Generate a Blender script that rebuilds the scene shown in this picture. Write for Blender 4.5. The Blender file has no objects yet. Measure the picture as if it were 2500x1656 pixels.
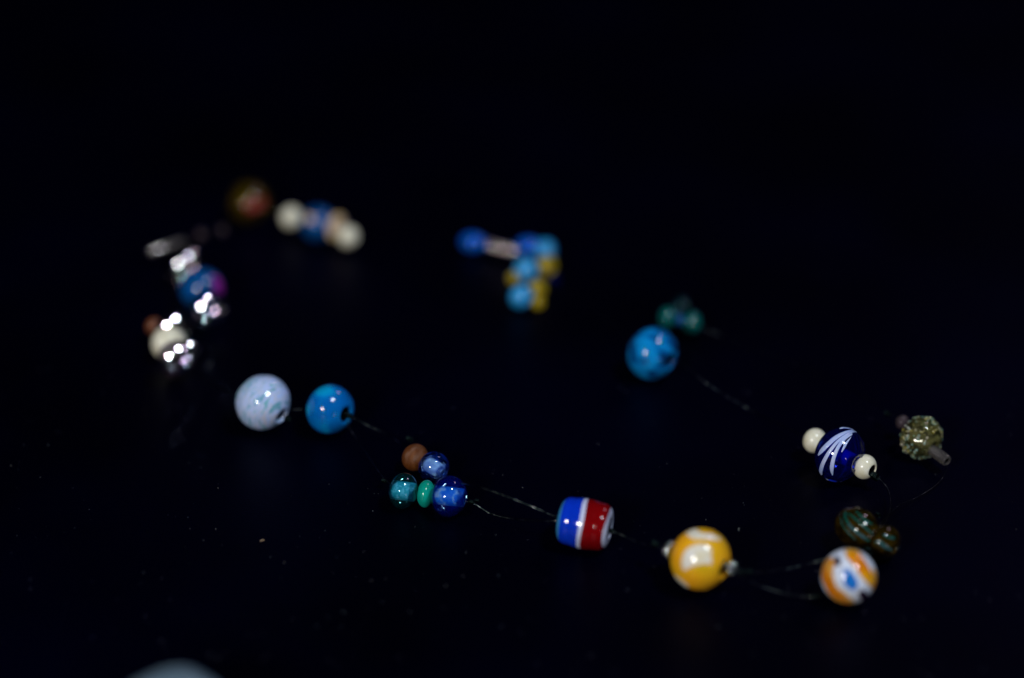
import bpy, bmesh, math, random
from mathutils import Vector, Matrix, noise

random.seed(7)
sc = bpy.context.scene
col = sc.collection
R = math.radians

# ------------------------------------------------------------------ camera
PITCH = R(30.0)
LENS, SENSOR = 50.0, 23.5
FPX = 2500 * LENS / SENSOR            # focal length in photograph pixels
CAM_H = 0.2467
CAM_POS = Vector((0, -CAM_H / math.tan(PITCH), CAM_H))
FWD = Vector((0, math.cos(PITCH), -math.sin(PITCH)))
RIGHT = Vector((1, 0, 0))
UP = Vector((0, math.sin(PITCH), math.cos(PITCH)))
cam = bpy.data.cameras.new('camera')
cam.lens, cam.sensor_width = LENS, SENSOR
cam.clip_start, cam.clip_end = 0.01, 50
camo = bpy.data.objects.new('camera', cam)
camo.location = CAM_POS
camo.rotation_euler = (math.pi / 2 - PITCH, 0, 0)
col.objects.link(camo)
sc.camera = camo
cam.dof.use_dof = True
cam.dof.focus_distance = 0.436
cam.dof.aperture_fstop = 2.45
cam.dof.aperture_blades = 0

# ------------------------------------------------------------------ world and lamps
w = bpy.data.worlds.new('World')
sc.world = w
w.use_nodes = True
w.node_tree.nodes['Background'].inputs[0].default_value = (0.25, 0.32, 0.6, 1)
w.node_tree.nodes['Background'].inputs[1].default_value = 0.003

def lamp(name, cx, cy, cz, dist, size, watts, color, size_y=None):
    d = (RIGHT * cx + UP * cy - FWD * cz).normalized()
    tgt = Vector((0.01, -0.02, 0))
    L = bpy.data.lights.new(name, 'AREA')
    L.energy, L.color = watts, color
    if size_y:
        L.shape, L.size, L.size_y = 'RECTANGLE', size, size_y
    else:
        L.shape, L.size = 'DISK', size
    o = bpy.data.objects.new(name, L)
    o.location = tgt + d * dist
    o.rotation_euler = (-d).to_track_quat('-Z', 'Y').to_euler()
    col.objects.link(o)
    return o
lamp('desk_lamp', -0.40, 0.02, 0.92, 0.80, 0.125, 3.0, (1.0, 0.955, 0.90))
lamp('ceiling_lamp', 0.40, 0.64, 0.656, 1.4, 0.205, 8.2, (0.80, 0.90, 1.0))
lamp('back_window', 0.50, 0.86, -0.13, 1.8, 0.16, 1.5, (1.0, 0.72, 0.95), 0.34)
lamp('side_window', 0.62, -0.42, 0.72, 1.6, 0.16, 0.8, (0.9, 0.8, 1.0), 0.30)

# ------------------------------------------------------------------ colour management
sc.view_settings.view_transform = 'Standard'
sc.view_settings.look = 'None'
sc.view_settings.exposure = 0.15
sc.view_settings.gamma = 1
sc.view_settings.use_curve_mapping = False
sc.render.engine = 'CYCLES'
sc.cycles.use_denoising = True
sc.cycles.max_bounces = 14
sc.cycles.transparent_max_bounces = 24
sc.cycles.sample_clamp_indirect = 6
sc.cycles.caustics_reflective = True

# ------------------------------------------------------------------ material helpers
def new_mat(name):
    m = bpy.data.materials.new(name)
    m.use_nodes = True
    nt = m.node_tree
    nt.nodes.clear()
    out = nt.nodes.new('ShaderNodeOutputMaterial')
    return m, nt, out

def noise_ramp(nt, scale3, nscale, detail, stops, distort=0.0, seed=0.0):
    tc = nt.nodes.new('ShaderNodeTexCoord')
    mp = nt.nodes.new('ShaderNodeMapping')
    mp.inputs['Scale'].default_value = scale3
    mp.inputs['Location'].default_value = (seed, seed * 1.7, seed * .6)
    nz = nt.nodes.new('ShaderNodeTexNoise')
    nz.inputs['Scale'].default_value = nscale
    nz.inputs['Detail'].default_value = detail
    nz.inputs['Distortion'].default_value = distort
    cr = nt.nodes.new('ShaderNodeValToRGB')
    el = cr.color_ramp.elements
    el[0].position, el[0].color = stops[0][0], (*stops[0][1], 1)
    el[1].position, el[1].color = stops[-1][0], (*stops[-1][1], 1)
    for p, c in stops[1:-1]:
        e = el.new(p); e.color = (*c, 1)
    nt.links.new(tc.outputs['Object'], mp.inputs[0])
    nt.links.new(mp.outputs[0], nz.inputs['Vector'])
    nt.links.new(nz.outputs['Fac'], cr.inputs[0])
    return cr.outputs['Color'], nz.outputs['Fac'], mp.outputs[0]

def opaque(name, stops, scale3=(1, 1, 1), nscale=1.5, detail=2, rough=.10, sss=.12, bump=.0, distort=0., seed=0., metal=0., bscale=8, spec=.5, rim=None):
    """opaque glass, ceramic, wood or metal: streaked base colour and a very slight surface ripple"""
    m, nt, out = new_mat(name)
    p = nt.nodes.new('ShaderNodeBsdfPrincipled')
    c, f, v = noise_ramp(nt, scale3, nscale, detail, stops, distort, seed)
    if rim:              # the two glasses run into each other at the border of a patch
        at_ = nt.nodes.new('ShaderNodeAttribute'); at_.attribute_name = 'rim'
        mx = nt.nodes.new('ShaderNodeMix'); mx.data_type = 'RGBA'
        mx.inputs['B'].default_value = (*rim, 1)
        nt.links.new(at_.outputs['Fac'], mx.inputs['Factor'])
        nt.links.new(c, mx.inputs['A'])
        c = mx.outputs['Result']
    nt.links.new(c, p.inputs['Base Color'])
    p.inputs['Roughness'].default_value = rough
    p.inputs['Metallic'].default_value = metal
    p.inputs['Specular IOR Level'].default_value = spec
    if sss:
        p.inputs['Subsurface Weight'].default_value = sss
        p.inputs['Subsurface Radius'].default_value = (1, 1, 1)
        p.inputs['Subsurface Scale'].default_value = .0008
    if bump:
        n2 = nt.nodes.new('ShaderNodeTexNoise'); n2.inputs['Scale'].default_value = bscale
        n2.inputs['Detail'].default_value = 3
        nt.links.new(v, n2.inputs['Vector'])
        b = nt.nodes.new('ShaderNodeBump'); b.inputs['Strength'].default_value = bump
        b.inputs['Distance'].default_value = .02
        nt.links.new(n2.outputs['Fac'], b.inputs['Height'])
        nt.links.new(b.outputs[0], p.inputs['Normal'])
    nt.links.new(p.outputs[0], out.inputs[0])
    return m

def glass(name, tint, milk, milk_amt=.12, rough=.02, var=0.0, gloss=(1, 1, 1), ior=1.5, vscale=1.6):
    """coloured glass: fresnel reflection over tinted clear body with some milkiness"""
    m, nt, out = new_mat(name)
    fr = nt.nodes.new('ShaderNodeFresnel'); fr.inputs[0].default_value = ior
    gl = nt.nodes.new('ShaderNodeBsdfGlossy'); gl.inputs['Roughness'].default_value = rough
    gl.inputs['Color'].default_value = (*gloss, 1)
    tr = nt.nodes.new('ShaderNodeBsdfTransparent'); tr.inputs[0].default_value = (*tint, 1)
    df = nt.nodes.new('ShaderNodeBsdfDiffuse'); df.inputs[0].default_value = (*milk, 1)
    tl = nt.nodes.new('ShaderNodeBsdfTranslucent'); tl.inputs[0].default_value = (*milk, 1)
    ad = nt.nodes.new('ShaderNodeMixShader'); ad.inputs[0].default_value = .5
    nt.links.new(df.outputs[0], ad.inputs[1]); nt.links.new(tl.outputs[0], ad.inputs[2])
    mx = nt.nodes.new('ShaderNodeMixShader'); mx.inputs[0].default_value = milk_amt
    if var:
        c, f, v = noise_ramp(nt, (1, 1, 1), vscale, 2, [(.40, (max(0, milk_amt - var),) * 3), (.60, (min(1, milk_amt + var),) * 3)], .6)
        nt.links.new(c, mx.inputs[0])
    nt.links.new(tr.outputs[0], mx.inputs[1]); nt.links.new(ad.outputs[0], mx.inputs[2])
    fin = nt.nodes.new('ShaderNodeMixShader')
    nt.links.new(fr.outputs[0], fin.inputs[0])
    nt.links.new(mx.outputs[0], fin.inputs[1]); nt.links.new(gl.outputs[0], fin.inputs[2])
    nt.links.new(fin.outputs[0], out.inputs[0])
    return m

def crystal(name, refl, tint, color):
    """cut crystal with a metallic rainbow coating"""
    m, nt, out = new_mat(name)
    gl = nt.nodes.new('ShaderNodeBsdfGlossy'); gl.inputs['Roughness'].default_value = .06
    c, f, v = noise_ramp(nt, (1, 1, 1), 2.2, 1, [(.34, (.55, 1.0, .72)), (.44, color), (.52, (1.0, .70, .86)), (.60, (.72, .72, 1.0)), (.68, (.60, 1.0, .95))], 1.0)
    nt.links.new(c, gl.inputs['Color'])
    tr = nt.nodes.new('ShaderNodeBsdfTransparent'); tr.inputs[0].default_value = (*tint, 1)
    mx = nt.nodes.new('ShaderNodeMixShader'); mx.inputs[0].default_value = refl
    nt.links.new(tr.outputs[0], mx.inputs[1]); nt.links.new(gl.outputs[0], mx.inputs[2])
    nt.links.new(mx.outputs[0], out.inputs[0])
    return m

def flat(a, k=.86):
    return [(.35, tuple(x * k for x in a)), (.65, a)]

M = {}
M['yellow'] = opaque('yellow_glass', [(.30, (.62, .42, .012)), (.48, (.82, .43, .012)), (.70, (.88, .40, .012))], nscale=.9, detail=1, seed=2.3)
M['ivory_patch'] = opaque('ivory_inlay', [(.3, (.74, .68, .48)), (.7, (.80, .80, .80))], nscale=2.5, rim=(.80, .44, .03))
M['white_blue'] = opaque('cool_white_glass', [(.3, (.60, .68, .86)), (.7, (.74, .80, .95))], nscale=1.4)
M['orange'] = opaque('orange_glass', [(.34, (.74, .36, .006)), (.5, (.70, .22, .004)), (.66, (.60, .14, .003))], nscale=1.8, seed=1.1, rim=(.66, .42, .10))
M['eye_blue'] = opaque('eye_blue_glass', flat((.01, .17, .62)), nscale=2, rim=(.25, .45, .85))
M['dark_spot'] = opaque('dark_violet_glass', flat((.02, .002, .03)), nscale=2)
M['royal'] = opaque('royal_blue_glass', [(.3, (.002, .028, .50)), (.7, (.002, .040, .62))], nscale=1.1)
M['red'] = opaque('deep_red_glass', [(.3, (.155, .001, .002)), (.7, (.20, .001, .003))], nscale=1.1)
M['stripe_white'] = opaque('stripe_white_glass', [(.3, (.50, .56, .80)), (.7, (.62, .66, .88))], nscale=1.6)
M['skyrim'] = opaque('pale_rim_glass', flat((.05, .30, .62)), nscale=2)
M['cream'] = opaque('cream_glass', [(.3, (.72, .69, .52)), (.7, (.80, .79, .69))], nscale=1.8, rough=.22, sss=.25)
M['swirlwhite'] = opaque('streaked_white_glass', [(.37, (.14, .36, .46)), (.43, (.38, .54, .90)), (.49, (.54, .56, .70)), (.54, (.36, .56, 1.0)), (.59, (.54, .60, .92)), (.65, (.14, .42, .50))],
                         scale3=(4.6, .8, .8), nscale=1.6, detail=4, distort=.8, seed=4.1)
M['turq'] = opaque('turquoise_blue_glass', [(.38, (.001, .12, .46)), (.50, (.001, .18, .56)), (.62, (.002, .32, .66))], nscale=1.0, seed=.8)
M['seagreen'] = opaque('sea_green_glass', [(.3, (.002, .26, .20)), (.7, (.004, .34, .28))], nscale=1.4)
M['wood'] = opaque('brown_streaked_clay', [(.30, (.075, .020, .002)), (.5, (.115, .032, .004)), (.68, (.16, .052, .012))], scale3=(5, 1, 1), nscale=1.6, detail=4, rough=.42, sss=0, bump=.3, seed=1.3)
M['core_teal'] = opaque('teal_lining', [(.33, (.02, .28, .42)), (.5, (.05, .42, .58)), (.60, (.26, .56, .80))], nscale=5, detail=5, rough=.5, sss=0, distort=.8)
M['core_blue'] = opaque('blue_lining', [(.40, (.008, .18, .80)), (.54, (.05, .32, .90)), (.61, (.50, .62, .95)), (.7, (.62, .66, .85))], scale3=(1, 1, 1), nscale=2.6, detail=5, rough=.5, sss=0, distort=1.2, seed=3.3)
M['core_pale'] = opaque('pale_lilac_lining', flat((.66, .74, .98)), nscale=3, rough=.4, sss=0)
M['core_royal'] = opaque('royal_lining', flat((.006, .035, .85)), nscale=3, rough=.4, sss=0)
M['g_teal'] = glass('clear_teal_glass', (.50, .90, .96), (.002, .09, .11), .20)
M['g_blue'] = glass('clear_blue_glass', (.56, .82, 1.0), (.001, .012, .40), .26)
M['g_sky'] = glass('clear_light_blue_glass', (.62, .84, 1.0), (.001, .05, .62), .22, var=.18)
M['g_cobalt'] = glass('clear_cobalt_glass', (.16, .22, .86), (.001, .004, .13), .34)
M['g_amber'] = glass('clear_amber_glass', (.30, .18, .03), (.075, .044, .001), .45, var=.3)
M['g_amberred'] = glass('clear_brown_glass', (.34, .20, .03), (.13, .085, .003), .6, var=.3)
M['g_aqua'] = glass('milky_aqua_glass', (.04, .14, .42), (.002, .30, .78), .64, var=.40, vscale=.9)
M['aqua_mottled'] = opaque('mottled_aqua_glass', [(.40, (.001, .035, .15)), (.47, (.001, .10, .36)), (.54, (.002, .20, .58)), (.62, (.004, .26, .66))], nscale=1.15, detail=2, rough=.08, sss=.3, distort=.7, seed=5.2)
M['g_clear'] = glass('clear_colourless_glass', (.84, .84, .82), (.40, .37, .39), .22)
M['g_olive'] = glass('clear_olive_glass', (.78, .78, .62), (.28, .27, .09), .30, var=.24)
M['g_rose'] = glass('clear_rose_grey_glass', (.6, .5, .55), (.20, .15, .18), .35)
M['streak_white'] = opaque('trailed_white_glass', [(.3, (.34, .46, .86)), (.7, (.56, .62, .92))], nscale=1.6, rough=.07)
M['streak_teal'] = opaque('trailed_teal_glass', [(.3, (.004, .042, .024)), (.5, (.005, .060, .048)), (.7, (.034, .085, .10))], nscale=1.6, rough=.07)
M['crystal'] = crystal('coated_crystal', .36, (.75, .72, .8), (1.0, .92, .98))
M['crystal_dim'] = crystal('plain_crystal', .12, (.6, .6, .6), (1.0, .93, .93))
M['bright_silver'] = opaque('bright_silver', flat((.98, .88, .87)), nscale=4, rough=.17, sss=0, metal=1)
M['silver'] = opaque('aged_silver', [(.35, (.30, .34, .31)), (.65, (.66, .70, .66))], nscale=4, rough=.13, sss=0, metal=1)
M['copper'] = opaque('copper_brown_glass', flat((.16, .05, .02)), rough=.25)
M['wire'] = opaque('steel_cable', [(.44, (.004, .006, .006)), (.60, (.08, .10, .10)), (.74, (.42, .42, .40))], nscale=900, detail=3, rough=.30, sss=0, metal=1)  # dark and bright specks in the metal colour imitate sparkle along the cable
M['coil'] = opaque('dark_crimp_metal', flat((.010, .020, .020)), nscale=900, rough=.35, sss=0, metal=1)
M['blue_far'] = opaque('bright_blue_glass', flat((.001, .095, .58)), rough=.09)
M['sky_far'] = opaque('sky_blue_glass', [(.35, (.002, .26, .60)), (.65, (.05, .32, .74))], nscale=1.4, rough=.09)
M['ochre'] = opaque('ochre_glass', [(.3, (.22, .17, .003)), (.7, (.34, .25, .004))], rough=.1)
M['teal_far'] = opaque('dull_teal_glass', flat((.0005, .085, .088)), rough=.09)
M['blue_mid'] = opaque('petrol_blue_glass', [(.35, (.001, .040, .16)), (.65, (.002, .075, .30))], nscale=1.2)
M['magenta'] = opaque('magenta_glass', flat((.22, .02, .26)))
M['peach'] = opaque('peach_glass', [(.35, (.66, .46, .16)), (.65, (.66, .52, .48))], nscale=1.6)
M['rust'] = opaque('rust_red_glass', flat((.22, .03, .03)), nscale=2)
M['frit'] = opaque('frit_chips', [(.34, (.20, .17, .02)), (.43, (.36, .32, .14)), (.50, (.10, .26, .22)), (.57, (.42, .40, .36)), (.66, (.22, .19, .03))], nscale=2.2, detail=3, rough=.07, sss=0, spec=.9)
M['pale_grey'] = opaque('pale_blue_grey_ceramic', [(.3, (.10, .16, .22)), (.7, (.14, .20, .25))], nscale=1.3, rough=.35)
M['dust'] = opaque('dust_grey', [(.3, (.06, .10, .10)), (.7, (.15, .13, .12))], nscale=300, rough=.8, sss=0)
M['hole_dark'] = opaque('dark_thread_hole', flat((.004, .004, .006)), rough=.7, sss=0, spec=.1)  # near black: shade painted into thread holes, also the tube bead's dark core
M['lint'] = opaque('lint_tan', flat((.26, .18, .12)), nscale=300, rough=.9, sss=0)

# table: blue-black, matt with a faint sheen
m, nt, out = new_mat('blue_black_board')
p = nt.nodes.new('ShaderNodeBsdfPrincipled')
c, f, v = noise_ramp(nt, (1, 1, 1), 14, 4, [(.3, (.000005, .00001, .0012)), (.7, (.00001, .00004, .0044))])
nt.links.new(c, p.inputs['Base Color'])
p.inputs['Specular IOR Level'].default_value = .06
p.inputs['Specular Tint'].default_value = (.30, .38, 1.0, 1)
n2 = nt.nodes.new('ShaderNodeTexNoise'); n2.inputs['Scale'].default_value = 1800; n2.inputs['Detail'].default_value = 4
nt.links.new(v, n2.inputs['Vector'])
b = nt.nodes.new('ShaderNodeBump'); b.inputs['Strength'].default_value = .25; b.inputs['Distance'].default_value = .0002
nt.links.new(n2.outputs['Fac'], b.inputs['Height']); nt.links.new(b.outputs[0], p.inputs['Normal'])
mr = nt.nodes.new('ShaderNodeMapRange'); mr.inputs['To Min'].default_value = .36; mr.inputs['To Max'].default_value = .50
nt.links.new(f, mr.inputs[0]); nt.links.new(mr.outputs[0], p.inputs['Roughness'])
nt.links.new(p.outputs[0], out.inputs[0])
M['table'] = m

# ------------------------------------------------------------------ geometry helpers
def link(name, mesh, mat, parent=None, label=None):
    o = bpy.data.objects.new(name, mesh)
    col.objects.link(o)
    if mat is not None:
        mesh.materials.clear(); mesh.materials.append(mat)
    if parent is not None:
        o.parent = parent
    if label:
        o['label'] = label
    return o

def mesh_from(name, verts, faces, smooth=True):
    me = bpy.data.meshes.new(name)
    me.from_pydata([tuple(v) for v in verts], [], faces)
    me.update()
    if smooth:
        me.polygons.foreach_set('use_smooth', [True] * len(me.polygons))
    return me

def at(px, py, z):
    """the point at height z that the photograph shows at pixel (px, py)"""
    d = FWD + RIGHT * ((px - 1250) / FPX) - UP * ((py - 828) / FPX)
    return CAM_POS + d * ((z - CAM_POS.z) / d.z)

def spot(px, py, rpx, z=None):
    """centre and true radius of a ball of rpx photograph pixels standing on the table"""
    r = .005
    for _ in range(12):
        c = at(px, py, r if z is None else z)
        r = rpx * (c - CAM_POS).dot(FWD) / FPX
    return c, r

def profile(asp, hole, e=1.0, n=22, lip=.05):
    """half outline of a bead along x: (x, r), outside from -x to +x, rounded into the hole"""
    pts = []
    t0 = math.asin(min(.95, hole + lip) ** (1 / e)) if e else .2
    for i in range(n + 1):
        t = t0 + (math.pi - 2 * t0) * i / n
        pts.append((-asp * math.copysign(abs(math.cos(t)) ** e, math.cos(t)), math.sin(t) ** e))
    return pts

def bead_mesh(name, asp, hole=.22, e=1.0, seg=40, n=22, wob=0.0, seed=0):
    pts = profile(asp, hole, e, n)
    x0 = pts[-1][0]
    inner = [(x0 - .03, hole + .01), (x0 - .09, hole), (0, hole), (-x0 + .09, hole), (-x0 + .03, hole + .01)]
    ring = pts + inner
    vs, fs = [], []
    for (x, r) in ring:
        for k in range(seg):
            a = 2 * math.pi * k / seg
            v = Vector((x, r * math.cos(a), r * math.sin(a)))
            if wob:
                v *= 1 + wob * noise.noise(v * 1.6 + Vector((seed, seed, 0)))
            vs.append(v)
    m_ = len(ring)
    for i in range(m_):
        j = (i + 1) % m_
        for k in range(seg):
            l = (k + 1) % seg
            fs.append((i * seg + k, i * seg + l, j * seg + l, j * seg + k))
    return mesh_from(name, vs, fs)

def rot_for(az, tilt=0.0):
    x = Vector((math.cos(az) * math.cos(tilt), math.sin(az) * math.cos(tilt), math.sin(tilt)))
    y = Vector((0, 0, 1)).cross(x).normalized()
    z = x.cross(y)
    return Matrix((x, y, z)).transposed()

class Bead:
    pass

def set_matrix(o, c, rot, s):
    o.matrix_world = Matrix.Translation(c) @ rot.to_4x4() @ Matrix.Diagonal((s, s, s, 1))

necklace = bpy.data.objects.new('bead_necklace', None)
necklace.empty_display_size = .02
necklace['label'] = 'loop necklace of mixed glass beads on thin dark cable, lying on the black table'
necklace['category'] = 'necklace'
col.objects.link(necklace)

def bead(name, label, px, py, rpx, asp, az, mat, hole=.22, e=1.0, z=None, tilt=0, wob=.0, seg=48, mesh=None, roll=0, lined=False):
    """rpx: radius across the axis in photograph pixels; asp: half length along the axis over that radius"""
    B = Bead()
    B.c, B.r = spot(px, py, rpx, z)
    B.rot = rot_for(R(az), R(tilt)) @ Matrix.Rotation(R(roll), 3, 'X')
    B.asp = asp
    B.o = link(name, mesh or bead_mesh(name, asp, hole, e, seg, wob=wob, seed=px * .37), M[mat] if mat else None, necklace, label)
    set_matrix(B.o, B.c, B.rot, B.r)
    # directions in the bead's own frame: seen from the front
    v = (CAM_POS - B.c).normalized()
    rt = v.cross(Vector((0, 0, -1))).normalized()
    up = v.cross(rt) * -1
    if up.z < 0: up = -up
    inv = B.rot.inverted()
    B.v, B.rt, B.up = inv @ v, inv @ rt, inv @ up
    if lined:            # dark tube, shade painted inside the thread hole
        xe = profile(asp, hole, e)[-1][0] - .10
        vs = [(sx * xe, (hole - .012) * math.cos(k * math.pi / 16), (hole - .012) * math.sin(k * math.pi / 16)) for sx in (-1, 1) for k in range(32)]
        link('hole_shade', mesh_from('hole_shade', vs, [(k, (k + 1) % 32, 32 + (k + 1) % 32, 32 + k) for k in range(32)]), M['hole_dark'], B.o)
    return B

def child(B, name, mesh, mat, label=None):
    return link(name, mesh, M[mat], B.o, label)

def on_surface(B, u, v, lift=0.0):
    """point of the bead's ellipsoid in its own frame, for an offset (u right, v up) in radii from its centre"""
    q = B.rt * u + B.up * v
    S = Vector((1 / B.asp, 1, 1))
    qs = Vector((q.x * S.x, q.y, q.z)); ds = Vector((B.v.x * S.x, B.v.y, B.v.z))
    a, b_, c_ = ds.dot(ds), 2 * qs.dot(ds), qs.dot(qs) - 1
    disc = max(0.0, b_ * b_ - 4 * a * c_)
    s = (-b_ + math.sqrt(disc)) / (2 * a)
    p_ = q + B.v * s
    ps = Vector((p_.x * S.x, p_.y, p_.z)).normalized()
    pt = Vector((ps.x * B.asp, ps.y, ps.z))
    nrm = Vector((ps.x / B.asp, ps.y, ps.z)).normalized()
    return pt + nrm * lift

def catmull(pts, n):
    res = []
    P = [pts[0]] + list(pts) + [pts[-1]]
    for i in range(1, len(P) - 2):
        for k in range(n):
            t = k / n
            a, b_, c_, d = P[i - 1], P[i], P[i + 1], P[i + 2]
            res.append(.5 * ((2 * b_) + (c_ - a) * t + (2 * a - 5 * b_ + 4 * c_ - d) * t * t + (3 * b_ - a - 3 * c_ + d) * t ** 3))
    res.append(P[-2])
    return res

def inlay(B, outline, mat, name='inlay', lift=.007, back=True, rings=7, label=None):
    """a patch of other glass melted into the surface; outline in (u, v) radii, star-shaped about its mean"""
    loop = catmull([Vector((*p_, 0)) for p_ in outline] + [Vector((*outline[0], 0))], 6)[:-1]
    cen = sum(loop, Vector()) / len(loop)
    n = len(loop)
    vs = [on_surface(B, cen.x, cen.y, lift)]
    fs = []
    rimv = [0.0]
    steps = [.2, .4, .6, .78, .88, .95, .985, 1.0]
    rings = len(steps)
    for f in steps:
        l = -.012 if f == 1.0 else lift
        rimv += [min(1.0, max(0.0, (f - .82) / .17))] * n
        for q in loop:
            s = cen + (q - cen) * f
            vs.append(on_surface(B, s.x, s.y, l))
    for i in range(n):
        fs.append((0, 1 + i, 1 + (i + 1) % n))
    for k in range(rings - 1):
        for i in range(n):
            j = (i + 1) % n
            fs.append((1 + k * n + i, 1 + (k + 1) * n + i, 1 + (k + 1) * n + j, 1 + k * n + j))
    me = mesh_from(name, vs, fs)
    me.attributes.new('rim', 'FLOAT', 'POINT').data.foreach_set('value', rimv)
    o = child(B, name, me, mat, label)
    if back:
        c2 = o.copy(); col.objects.link(c2); c2.parent = B.o
        c2.matrix_local = Matrix.Rotation(math.pi, 4, 'X')
    return o

def streak(B, line, mat, name='streak', lift=.014, back=True, across=7):
    """a trailed line of glass: list of (u, v, half_width)"""
    pts = catmull([Vector(p_) for p_ in line], 10)
    vs, fs = [], []
    for i, p_ in enumerate(pts):
        a = pts[max(0, i - 1)]; b_ = pts[min(len(pts) - 1, i + 1)]
        d = Vector((b_.x - a.x, b_.y - a.y)); d.normalize()
        nrm = Vector((-d.y, d.x))
        for k in range(across):
            s = -1 + 2 * k / (across - 1)
            h = lift * (1 - abs(s) ** 5) - (.01 if abs(s) == 1 else 0)
            vs.append(on_surface(B, p_.x + nrm.x * p_.z * s, p_.y + nrm.y * p_.z * s, h))
    for i in range(len(pts) - 1):
        for k in range(across - 1):
            fs.append((i * across + k, i * across + k + 1, (i + 1) * across + k + 1, (i + 1) * across + k))
    o = child(B, name, mesh_from(name, vs, fs), mat)
    if back:
        c2 = o.copy(); col.objects.link(c2); c2.parent = B.o
        c2.matrix_local = Matrix.Rotation(math.pi, 4, 'X')
    return o

def core(B, rad, half, mat, hole=.12):
    """coloured lining round the thread hole, seen through the glass"""
    vs, fs, seg = [], [], 28
    ring = [(-half, rad * .86), (-half * .93, rad), (0, rad * 1.03), (half * .93, rad), (half, rad * .86), (half, hole), (-half, hole)]
    for x, r in ring:
        for k in range(seg):
            a = 2 * math.pi * k / seg
            vs.append((x, r * math.cos(a), r * math.sin(a)))
    for i in range(len(ring)):
        j = (i + 1) % len(ring)
        for k in range(seg):
            l = (k + 1) % seg
            fs.append((i * seg + k, i * seg + l, j * seg + l, j * seg + k))
    return child(B, 'core', mesh_from('core', vs, fs), mat)

def tube(name, pts, rad, parent, mat, seg=8, sub=12, label=None):
    P = catmull(pts, sub) if len(pts) > 2 else [pts[0].lerp(pts[1], i / 10) for i in range(11)]
    vs, fs = [], []
    up = Vector((0, 0, 1))
    for i, p_ in enumerate(P):
        d = (P[min(i + 1, len(P) - 1)] - P[max(i - 1, 0)]).normalized()
        a = d.cross(up)
        if a.length < 1e-5: a = Vector((1, 0, 0))
        a.normalize(); b_ = a.cross(d)
        for k in range(seg):
            t = 2 * math.pi * k / seg
            vs.append(p_ + (a * math.cos(t) + b_ * math.sin(t)) * rad)
    for i in range(len(P) - 1):
        for k in range(seg):
            l = (k + 1) % seg
            fs.append((i * seg + k, i * seg + l, (i + 1) * seg + l, (i + 1) * seg + k))
    fs.append(tuple(range(seg))[::-1]); fs.append(tuple((len(P) - 1) * seg + k for k in range(seg)))
    return link(name, mesh_from(name, vs, fs), M[mat], parent, label)

def coil(px, py, z, az, rpx=5, turns=4):
    """a few dark turns of wire that stop the beads from sliding"""
    c, r = spot(px, py, rpx, z)
    ro = rot_for(R(az))
    pts = []
    for i in range(turns * 10 + 1):
        a = 2 * math.pi * i / 10
        pts.append(c + ro @ Vector(((i / 10 - turns / 2) * r * .55, r * math.cos(a), r * math.sin(a))))
    return tube('crimp_coil', pts, r * .24, necklace, 'coil', 6, 2)

def wire(*pts):
    return tube('wire_strand', [at(x, y, z * .001) for x, y, z in pts], .000085, necklace, 'wire', 8, 14)

# ------------------------------------------------------------------ the table
me = mesh_from('table_top', [(-1.1, -.8, 0), (1.1, -.8, 0), (1.1, 1.6, 0), (-1.1, 1.6, 0),
                             (-1.1, -.8, -.03), (1.1, -.8, -.03), (1.1, 1.6, -.03), (-1.1, 1.6, -.03)],
               [(0, 1, 2, 3), (7, 6, 5, 4), (0, 4, 5, 1), (1, 5, 6, 2), (2, 6, 7, 3), (3, 7, 4, 0)], False)
t = link('table_top', me, M['table'])
t['kind'] = 'structure'

# ------------------------------------------------------------------ near beads, left to right
A = bead('glass_bead', 'bluish white bead with soft grey streaks, largest on the left', 642, 983, 69, .95, -38, 'swirlwhite', hole=.23, tilt=-14, lined=True, wob=.03)
Bb = bead('glass_bead', 'plain turquoise blue round bead beside the streaked white one', 806, 1000, 61, .92, -37, 'turq', hole=.31, tilt=5, lined=True, wob=.03)

C1 = bead('clay_bead', 'brown streaked bead at the back of the five-bead cluster', 1013, 1117, 34, .86, -46, 'wood', hole=.25)
C2 = bead('glass_bead', 'clear blue bead with pale lilac core beside the brown bead', 1059, 1141, 39, .95, -46, 'g_sky', hole=.2)
core(C2, .46, .62, 'core_pale', .22)
C3 = bead('glass_bead', 'clear teal bead with a frosted teal lining, front left of the cluster', 985, 1199, 45, .80, -12, 'g_teal', hole=.2)
core(C3, .50, .68, 'core_teal', .22)
C4 = bead('glass_bead', 'small opaque sea green bead in the middle of the cluster', 1040, 1206, 34, .64, -12, 'seagreen', hole=.2)
C5 = bead('glass_bead', 'clear deep blue bead with a mottled blue lining, front right of the cluster', 1097, 1212, 51, .86, -12, 'g_blue', hole=.2)
core(C5, .44, .74, 'core_blue', .22)

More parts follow.
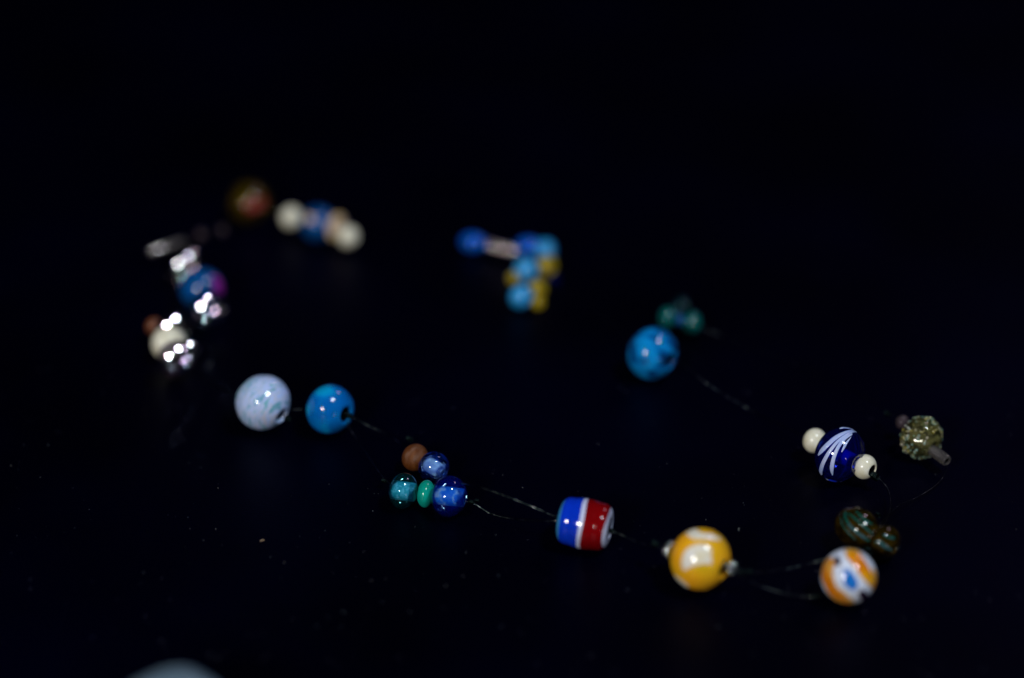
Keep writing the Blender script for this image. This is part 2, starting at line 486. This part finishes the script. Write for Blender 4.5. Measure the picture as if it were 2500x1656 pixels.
# striped barrel bead: five bands butted end to end, wavy joints
def striped(px, py, rpx, asp, az):
    c, r = spot(px, py, rpx)
    e = bpy.data.objects.new('striped_bead', None)
    e.empty_display_size = .3
    e['label'] = 'barrel bead with blue, white and red bands'
    col.objects.link(e); e.parent = necklace
    rot = rot_for(R(az), R(-2))
    set_matrix(e, c, rot, r)
    hole, seg = .45, 64
    def outl(s):            # s from -1 to 1 over the outside, rounded barrel
        s = max(-1, min(1, s))
        x = asp * s
        edge = max(0.0, (abs(s) - .50) / .50)
        rr = 1.0 - .055 * (min(abs(s), .5) / .5) ** 2 - (1 - .055 - (hole + .03)) * (1 - math.sqrt(max(0, 1 - edge ** 3.2)))
        return x, rr
    joints = [-1.0, -.84, -.10, .06, .90, 1.0]
    wav = [0, .012, .035, .038, .022, 0]
    ph = [0, .5, 1.0, 1.25, 2.2, 0]
    specs = [('rim_band', 'skyrim'), ('blue_band', 'royal'), ('white_band', 'stripe_white'), ('red_band', 'red'), ('end_band', 'stripe_white')]
    def joint(i, a):
        return joints[i] + wav[i] * (math.sin(2 * a + ph[i] * 2) + .5 * math.sin(3 * a + ph[i]))
    for i, (nm, mt) in enumerate(specs):
        n = 18
        vs, fs = [], []
        for q in range(n + 1):
            for k in range(seg):
                a = 2 * math.pi * k / seg
                s0, s1 = joint(i, a), joint(i + 1, a)
                x, rr = outl(s0 + (s1 - s0) * q / n)
                vs.append((x, rr * math.cos(a), rr * math.sin(a)))
        rows = n + 1
        if i in (0, 4):      # the end bands turn into the hole
            sg = -1 if i == 0 else 1
            extra = [(sg * asp * .99, hole), (sg * asp * .975, hole - .012), (sg * asp * .955, hole - .02)]
            for x, rr in extra:
                for k in range(seg):
                    a = 2 * math.pi * k / seg
                    vs.append((x, rr * math.cos(a), rr * math.sin(a)))
            order = list(range(rows)) + [rows, rows + 1, rows + 2] if i == 4 else [rows + 2, rows + 1, rows] + list(range(rows))
        else:
            order = list(range(rows))
        for q in range(len(order) - 1):
            r0, r1 = order[q], order[q + 1]
            for k in range(seg):
                l = (k + 1) % seg
                fs.append((r0 * seg + k, r0 * seg + l, r1 * seg + l, r1 * seg + k))
        o = link(nm, mesh_from(nm, vs, fs), M[mt], e)
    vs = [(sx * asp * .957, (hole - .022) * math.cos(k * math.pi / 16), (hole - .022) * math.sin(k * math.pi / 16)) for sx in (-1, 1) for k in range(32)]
    link('hole_shade', mesh_from('hole_shade', vs, [(k, (k + 1) % 32, 32 + (k + 1) % 32, 32 + k) for k in range(32)]), M['hole_dark'], e)  # dark tube puts the shade of the bore into colour
    return e
striped(1428, 1279, 62, 1.02, -16)

# yellow bead with ivory petals
F = bead('glass_bead', 'large yellow bead with ivory petal patches', 1710, 1365, 77, .95, -38, 'yellow', hole=.26, lined=True)
def crop_uv(pts, cx, cy, rr):
    return [((x - cx) / rr, -(y - cy) / rr) for x, y in pts]
K = lambda pts: crop_uv(pts, 848, 812, 503)
inlay(F, K([(585, 1035), (538, 930), (545, 800), (590, 690), (690, 605), (830, 560), (960, 575), (1030, 640), (1035, 760), (1050, 875), (960, 890), (830, 915), (700, 960)]), 'ivory_patch', 'petal')
inlay(F, K([(565, 420), (640, 360), (740, 328), (800, 380), (880, 410), (980, 405), (1080, 430), (1175, 480), (1130, 515), (1000, 505), (860, 505), (730, 520), (640, 480)]), 'ivory_patch', 'petal')
inlay(F, K([(430, 1070), (470, 1090), (560, 1150), (640, 1205), (700, 1270), (650, 1285), (560, 1240), (480, 1160)]), 'ivory_patch', 'petal')

def spacer_mesh(rows, knobs, rad, half):
    bm = bmesh.new()
    base = bead_mesh('tmp', half, .4, .8, 24, 10)
    bm.from_mesh(base)
    bpy.data.meshes.remove(base)
    for r_ in range(rows):
        x = 0 if rows == 1 else -half * .55 + 2 * half * .55 * r_ / (rows - 1)
        for k in range(knobs):
            a = 2 * math.pi * (k + .5 * (r_ % 2)) / knobs
            q = .90 if rows == 1 or 0 < r_ < rows - 1 else .84
            mt = Matrix.Translation((x, q * math.cos(a), q * math.sin(a))) @ Matrix.Diagonal((1.0, 1, 1, 1))
            bmesh.ops.create_icosphere(bm, subdivisions=2, radius=rad, matrix=mt)
    me = bpy.data.meshes.new('spacer'); bm.to_mesh(me); bm.free()
    me.polygons.foreach_set('use_smooth', [True] * len(me.polygons))
    return me
hF = F.r
bead('silver_spacer', 'ridged silver spacer tucked against the left of the yellow bead', 1636, 1342, 24, .42, -38, 'silver', z=hF, mesh=spacer_mesh(2, 14, .17, .42))
bead('silver_spacer', 'granulated silver spacer at the right of the yellow bead', 1786, 1388, 18, .62, -34, 'silver', z=hF * .92, mesh=spacer_mesh(4, 12, .19, .62))

# orange, white and blue bead
G = bead('glass_bead', 'round white bead with orange swirls, blue eye and dark dots', 2072, 1407, 68, .99, 40, 'white_blue', hole=.12)
KG = lambda pts: crop_uv(pts, 1075, 1045, 379)
inlay(G, KG([(985, 690), (1080, 668), (1180, 700), (1240, 775), (1300, 850), (1370, 950), (1400, 1060), (1385, 1160), (1320, 1110), (1240, 1040), (1170, 950), (1090, 860), (1020, 800)]), 'orange', 'orange_swirl')
inlay(G, KG([(1380, 900), (1415, 930), (1445, 1040), (1432, 1140), (1400, 1200), (1380, 1060)]), 'orange', 'orange_swirl', back=False)
inlay(G, KG([(800, 810), (850, 840), (870, 900), (850, 1000), (848, 1100), (880, 1190), (960, 1280), (1040, 1370), (1060, 1418), (960, 1400), (850, 1330), (770, 1220), (712, 1100), (712, 960), (745, 870)]), 'orange', 'orange_swirl')
inlay(G, KG([(985, 950), (1085, 965), (1165, 1040), (1210, 1140), (1175, 1225), (1080, 1210), (1015, 1130)]), 'eye_blue', 'blue_eye')
inlay(G, KG([(862, 815), (912, 795), (945, 840), (955, 910), (905, 925), (865, 880)]), 'dark_spot', 'dark_dot')
inlay(G, KG([(1220, 1240), (1285, 1205), (1335, 1240), (1362, 1290), (1300, 1350), (1245, 1310)]), 'dark_spot', 'dark_dot')

# amber beads behind it
H = bead('glass_bead', 'dark amber oval bead with green trails behind the orange bead', 2092, 1289, 49, 1.22, -50, 'g_amber', hole=.2, z=.0048)
core(H, .22, 1.1, 'rust', .15)
KH = lambda pts: [((x - 1200) / 270, -(y - 400) / 270, w_ / 270) for x, y, w_ in pts]
streak(H, KH([(1025, 200, 14), (1035, 280, 26), (1110, 390, 26), (1240, 480, 26), (1385, 560, 22), (1400, 570, 6)]), 'streak_teal')
streak(H, KH([(1060, 215, 12), (1150, 270, 22), (1260, 350, 22), (1370, 430, 18), (1430, 470, 5)]), 'streak_teal')
streak(H, KH([(1160, 175, 10), (1230, 230, 22), (1300, 290, 26), (1380, 325, 14), (1415, 328, 3)]), 'streak_teal')
streak(H, KH([(970, 290, 6), (1020, 400, 12), (1120, 500, 12), (1200, 560, 6)]), 'streak_teal')
H2 = bead('glass_bead', 'second dark amber bead, half in shadow at the right of the first', 2158, 1326, 45, .78, -50, 'g_amber', hole=.2)
KH2 = lambda pts: [((x - 1590) / 240, -(y - 615) / 240, w_ / 240) for x, y, w_ in pts]
streak(H2, KH2([(1470, 625, 6), (1530, 610, 30), (1610, 660, 30), (1700, 695, 12)]), 'streak_teal')
streak(H2, KH2([(1560, 510, 8), (1630, 530, 22), (1720, 540, 22)]), 'streak_teal')

# cobalt bead between two cream beads
I = bead('glass_bead', 'cobalt blue glass bead with white trailed stripes', 2050, 1110, 68, .84, -46, 'g_cobalt', hole=.24)
core(I, .27, .72, 'core_royal', .2)
KI = lambda pts: [((x - 670) / 350, -(y - 670) / 350, w_ * .8 / 350) for x, y, w_ in pts]
streak(I, KI([(825, 352, 6), (740, 375, 20), (620, 450, 34), (510, 560, 38), (440, 650, 34), (408, 705, 10)]), 'streak_white', 'white_trail')
streak(I, KI([(860, 360, 5), (760, 395, 16), (640, 500, 24), (545, 640, 30), (480, 780, 32), (455, 890, 32), (470, 945, 10)]), 'streak_white', 'white_trail')
streak(I, KI([(800, 400, 14), (710, 470, 28), (640, 590, 30), (600, 720, 32), (588, 850, 34), (605, 935, 10)]), 'streak_white', 'white_trail')
streak(I, KI([(790, 440, 5), (740, 520, 20), (710, 590, 18), (690, 640, 5)]), 'streak_white', 'white_trail')
streak(I, KI([(640, 345, 5), (700, 325, 14), (770, 328, 14), (830, 350, 4)]), 'streak_white', 'white_trail')
streak(I, KI([(560, 1000, 6), (610, 1010, 14), (660, 1012, 5)]), 'core_royal', 'blue_trail', back=False)
bead('glass_bead', 'cream bead at the upper left of the cobalt bead', 1989, 1076, 31, .88, -46, 'cream', z=.0046, hole=.26)
bead('glass_bead', 'cream bead with open dark hole at the lower right of the cobalt bead', 2111, 1140, 31, .90, -46, 'cream', z=.0040, hole=.46, lined=True)

# frit bead with tube
J = bead('frit_bead', 'bumpy olive and clear glass bead at the far right', 2250, 1069, 50, .95, -56, 'g_olive', hole=.2, wob=.13)
core(J, .40, .62, 'g_clear', .2)
bm = bmesh.new()
rng = random.Random(3)
for _ in range(300):
    d = Vector((rng.gauss(0, 1), rng.gauss(0, 1), rng.gauss(0, 1))).normalized()
    d = Vector((d.x * .93, d.y, d.z)) * rng.uniform(.94, 1.08)
    if abs(d.x) > .8: continue
    bmesh.ops.create_icosphere(bm, subdivisions=2, radius=rng.uniform(.03, .10), matrix=Matrix.Translation(d) @ Matrix.Rotation(rng.uniform(0, 3), 4, 'Z') @ Matrix.Diagonal((1, .8, .9, 1)))
me = bpy.data.meshes.new('frit_chips'); bm.to_mesh(me); bm.free()
me.polygons.foreach_set('use_smooth', [True] * len(me.polygons))
fr = child(J, 'frit_chips', me, 'frit'); fr['kind'] = 'stuff'
bead('seed_bead', 'small rose grey bead behind the bumpy olive bead', 2203, 1031, 18, .85, -56, 'g_rose', z=.0044, hole=.25)
T = bead('tube_bead', 'clear glass tube bead at the lower end of the bumpy bead', 2293, 1112, 15, 2.1, -60, 'g_clear', z=.0034, hole=.55, e=.35, wob=0)
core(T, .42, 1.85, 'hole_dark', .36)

# ------------------------------------------------------------------ middle right
Kb = bead('glass_bead', 'milky aqua blue bead with dark hole, alone at centre right', 1593, 862, 65, .90, -40, 'aqua_mottled', hole=.27, lined=True, wob=.04)
bead('seed_bead', 'left of the two dull teal beads above the aqua bead', 1629, 776, 28, .8, -10, 'teal_far', z=.004)
bead('seed_bead', 'right of the two dull teal beads above the aqua bead', 1690, 789, 30, .8, -10, 'teal_far', z=.003)
bead('seed_bead', 'dark clear bead behind the two dull teal beads', 1664, 745, 22, .85, -20, 'g_teal')
bead('seed_bead', 'small blue bead between the two dull teal beads', 1660, 782, 14, .8, -10, 'blue_mid', z=.0034)

# ------------------------------------------------------------------ far centre group
bead('glass_bead', 'bright blue bead at the left end of the far centre group', 1154, 592, 23, 1.35, -12, 'blue_far')
for i, w_ in enumerate(['leftmost', 'second from left', 'middle', 'second from right', 'rightmost']):
    bead('silver_bead', 'small silver bead, %s of the row of five in the far centre group' % w_, 1198 + i * 15, 604 + i * 3.2, 19, .45, -14, 'bright_silver', z=.0026, hole=.3, e=1.0, seg=28)
bead('glass_bead', 'bright blue bead at the right of the silver discs', 1290, 603, 24, 1.25, -14, 'blue_far')
bead('glass_bead', 'sky blue bead at the right end of the far centre group', 1331, 611, 27, .9, -30, 'sky_far')
bead('glass_bead', 'round ochre yellow bead under the right sky blue bead', 1334, 650, 27, .9, -60, 'ochre', z=.0030)
bead('glass_bead', 'sky blue bead in the middle of the far centre group', 1284, 661, 31, .9, -70, 'sky_far')
bead('glass_bead', 'dim ochre bead half hidden at the left of the middle sky blue bead', 1256, 680, 18, .9, -60, 'ochre')
bead('glass_bead', 'ochre yellow bead under the middle sky blue bead', 1310, 708, 27, .9, -60, 'ochre')
bead('glass_bead', 'small brownish bead at the foot of the far centre group', 1314, 740, 18, .9, -50, 'ochre')
bead('glass_bead', 'sky blue bead at the bottom left of the far centre group', 1272, 725, 30, .9, -60, 'sky_far')
bead('glass_bead', 'dark clear blue bead at the right of the far centre group', 1352, 684, 18, .9, -60, 'g_cobalt')

# ------------------------------------------------------------------ far left
M1 = bead('glass_bead', 'dark amber and rust bead, farthest of all at the upper left', 609, 495, 52, .95, -20, 'g_amberred', hole=.2)
inlay(M1, [(-.2, -.35), (.1, -.45), (.5, -.3), (.75, 0), (.6, .25), (.2, .1), (-.2, -.1)], 'rust', 'rust_patch')
core(M1, .4, .8, 'ochre', .2)
bead('glass_bead', 'cream bead at the left of the far blue bead', 711, 531, 27, .9, -33, 'cream', z=.0042)
M3 = bead('glass_bead', 'far blue bead with peach patches between two cream beads', 776, 547, 44, .95, -33, 'blue_mid')
bead('glass_bead', 'flat peach yellow bead against the right side of the far blue bead', 821, 555, 34, .35, -33, 'peach', z=.0044)
inlay(M3, [(-.5, .55), (-.25, .5), (-.2, .25), (-.45, .1), (-.65, .3)], 'peach', 'peach_patch')
bead('glass_bead', 'cream bead at the right of the far blue bead', 850, 578, 27, .9, -33, 'cream', z=.0036)

TB = bead('tube_bead', 'thin clear glass tube bead pointing left at the far left', 408, 602, 9, 5.4, 36, 'g_clear', hole=.5, e=.3, wob=0, z=.0035)
core(TB, .80, 5.0, 'bright_silver', .38)
bead('seed_bead', 'dark clear seed bead next to the glass tube', 490, 574, 14, .85, 40, 'g_rose', z=.003)
bead('seed_bead', 'shiny dark seed bead between the tube and the amber bead', 543, 563, 12, .85, 24, 'g_rose', z=.003)

LAMPS = [Vector(o.location) for o in sc.objects if o.type == 'LIGHT']
def faceted(px, py, rpx, asp, az, z, want, seed, cut=3):
    """cut ball; of many ways it can be turned on its cable take one that throws the lamps back at the viewer"""
    c, r = spot(px, py, rpx, z)
    v = (CAM_POS - c).normalized()
    rot = rot_for(R(az))
    halves = [rot.inverted() @ ((LAMPS[k] - c).normalized() + v).normalized() for k in want]
    bm = bmesh.new()
    bmesh.ops.create_icosphere(bm, subdivisions=cut, radius=1)
    goal = [Vector((h.x * asp, h.y, h.z)).normalized() for h in halves]
    bm.faces.ensure_lookup_table()
    q0 = bm.faces[seed * 7 % len(bm.faces)].normal.rotation_difference(goal[0]).to_matrix()
    nrm = [q0 @ f.normal for f in bm.faces]
    best = None
    for k in range(60):
        q = Matrix.Rotation(k * 2 * math.pi / 60, 3, goal[0])
        cost = sum(min((q @ n_ - g).length for n_ in nrm if n_.dot(goal[0]) > 0) for g in goal[1:])
        if best is None or cost < best[0]:
            best = (cost, q @ q0)
    bmesh.ops.transform(bm, matrix=Matrix.Diagonal((asp, 1, 1, 1)) @ best[1].to_4x4(), verts=bm.verts)
    me = bpy.data.meshes.new('crystal'); bm.to_mesh(me); bm.free()
    return me
def crystal_bead(label, px, py, rpx, mat, z, want, seed, asp=.8, az=-60, cut=3):
    return bead('crystal_bead', label, px, py, rpx, asp, az, mat, z=z, mesh=faceted(px, py, rpx, asp, az, z, want, seed, cut))
crystal_bead('faceted clear crystal above the petrol blue bead', 453, 650, 50, 'crystal_dim', .0052, (0, 1), 12, cut=3)
N3 = bead('glass_bead', 'petrol blue bead with magenta side at the left', 493, 707, 54, .92, -75, 'blue_mid')
inlay(N3, [(.5, .6), (.8, .5), (.97, .1), (.92, -.3), (.6, -.4), (.5, 0)], 'magenta', 'magenta_patch', back=False)
crystal_bead('faceted sparkling crystal below the petrol blue bead', 508, 754, 48, 'crystal', .0062, (0, 1, 3), 2)
bead('glass_bead', 'small copper brown bead at the far left edge', 377, 797, 22, .9, -60, 'copper', z=.004)
crystal_bead('faceted sparkling crystal above the left cream bead', 423, 800, 46, 'crystal', .0055, (0, 1), 3)
bead('glass_bead', 'cream bead between two sparkling crystals at the left', 412, 838, 43, .9, -60, 'cream')
crystal_bead('faceted sparkling crystal in front of the left cream bead', 430, 876, 48, 'crystal', .0065, (0, 1), 4)
crystal_bead('smaller faceted crystal at the right of the left cream bead', 461, 853, 26, 'crystal', .0060, (0, 1), 5)
crystal_bead('smallest faceted crystal at the lower right of the left cream bead', 458, 883, 22, 'crystal', .0052, (0, 3), 6)
bead('seed_bead', 'grey translucent bead under the left cream bead', 424, 902, 24, .85, -50, 'g_rose', z=.0022)

# ------------------------------------------------------------------ cable and crimps
zA, zB, zC5, zE = A.r * 1000, Bb.r * 1000, C5.r * 1000, 4.9
wire((424, 902, 2.2), (470, 915, 2.4), (540, 950, 4), (610, 972, zA))
wire((680, 1000, zA), (735, 1000, zA * .95), (780, 995, zB))
wire((840, 1008, zB), (900, 1040, 2.5), (960, 1070, 1.6), (1005, 1108, 2.6))
wire((830, 1012, zB * .9), (880, 1085, 1.5), (935, 1165, 1.6), (975, 1196, 3.5))
wire((1075, 1160, 3), (1110, 1176, 6.5), (1165, 1188, 9.5), (1230, 1210, 9), (1300, 1238, 7), (1360, 1264, zE))
wire((1120, 1220, zC5), (1160, 1232, 3), (1200, 1255, 1.6), (1260, 1268, 2), (1330, 1272, 4), (1390, 1272, zE))
wire((1460, 1290, zE), (1510, 1303, zE), (1560, 1325, 4.4), (1640, 1345, hF * 1000))
wire((1760, 1382, hF * 1000), (1830, 1398, 4.4), (1900, 1392, 3), (1960, 1380, 3), (2030, 1360, 5))
wire((1770, 1388, hF * 1000), (1850, 1428, 2.5), (1920, 1450, 1.2), (1990, 1457, 1.4), (2040, 1440, 4))
wire((2110, 1142, 4), (2150, 1172, 3), (2172, 1205, 2), (2172, 1250, 2.4), (2150, 1290, 4), (2100, 1320, 4))
wire((2291, 1107, 3.4), (2312, 1140, 2), (2290, 1180, 1), (2240, 1214, 1.2), (2190, 1238, 2.2), (2140, 1290, 4))
wire((2250, 1069, 4), (2180, 1015, 4), (2120, 975, 3), (2020, 925, 1.5), (1880, 865, 1), (1760, 820, 1.2), (1690, 790, 3))
wire((1610, 866, 5), (1662, 886, 7.5), (1730, 940, 5.5), (1830, 1000, 1), (1920, 1045, 2), (1990, 1078, 4.6))
wire((1580, 850, 5), (1500, 800, 1.5), (1420, 740, 1), (1350, 690, 2))
wire((700, 530, 4.2), (650, 515, 4.5), (610, 500, 5), (560, 548, 3.2), (500, 570, 3), (440, 592, 3.4))
wire((380, 612, 3.5), (392, 650, 2), (430, 646, 4), (480, 690, 5), (512, 750, 3.8))
for (x, y, z, az, s) in [(1152, 1226, 3.6, -20, 5), (1165, 1222, 3.4, -20, 4), (1362, 1262, zE, -24, 5), (1492, 1297, zE, -28, 6), (1600, 1327, hF * 1000, -38, 7),
                         (1812, 1397, 5.0, -30, 6), (1830, 1396, 4.6, -30, 6), (1990, 1456, 1.4, 10, 5), (2136, 1163, 3.4, -46, 8), (2120, 1345, 3.6, -50, 8), (2166, 1010, 3.6, -60, 5),
                         (999, 1072, 1.8, -40, 6), (938, 1174, 1.8, -30, 5), (2144, 1258, 3, -60, 5), (852, 1015, zB, -40, 6), (702, 1022, zA * .8, -40, 6)]:
    coil(x, y, z * .001, az, s)

# ------------------------------------------------------------------ foreground piece, dust and lint
c, r = spot(424, 1760, 132)
me = bead_mesh('pale_pebble', 1.12, .05, 1.0, 48, 30, wob=.10, seed=2)
o = link('pale_pebble', me, M['pale_grey'])
set_matrix(o, c, rot_for(R(14)) , r)
o['label'] = 'smooth pale blue grey rounded piece, blurred, cut by the bottom edge'
o['category'] = 'pebble'

rng = random.Random(11)
bm = bmesh.new()
def flake(bm, x, y, s):
    m_ = Matrix.Translation((x, y, s * .3)) @ Matrix.Rotation(rng.uniform(0, 6.3), 4, 'Z') @ Matrix.Rotation(rng.uniform(-.5, .5), 4, 'X') @ Matrix.Diagonal((s * rng.uniform(.8, 2.0), s, s * .4, 1))
    bmesh.ops.create_icosphere(bm, subdivisions=1, radius=1, matrix=m_)
for _ in range(620):
    px, py = rng.uniform(0, 2500), 800 + 860 * rng.random() ** .6
    p_ = at(px, py, 0)
    flake(bm, p_.x, p_.y, .00003 + .00007 * rng.random() ** 3)
me = bpy.data.meshes.new('dust'); bm.to_mesh(me); bm.free()
d = link('dust', me, M['dust'])
d['kind'] = 'stuff'; d['label'] = 'fine pale dust specks scattered over the dark table'; d['category'] = 'dust'

def lint(px, py, length, az, label, mat='lint'):
    c = at(px, py, .00015)
    a = Vector((math.cos(R(az)), math.sin(R(az)), 0))
    b_ = Vector((-a.y, a.x, 0))
    o = tube('lint_fleck', [c - a * length, c + b_ * length * .2, c + a * length], .00014, None, mat, 6, 5)
    o['label'] = label; o['category'] = 'lint'; o['group'] = 'lint flecks on the table'
lint(640, 1320, .00042, 25, 'tan lint fleck on the bare table below the white bead')
lint(1804, 1293, .00045, 80, 'dim lint fleck on the table behind the yellow bead', 'dust')
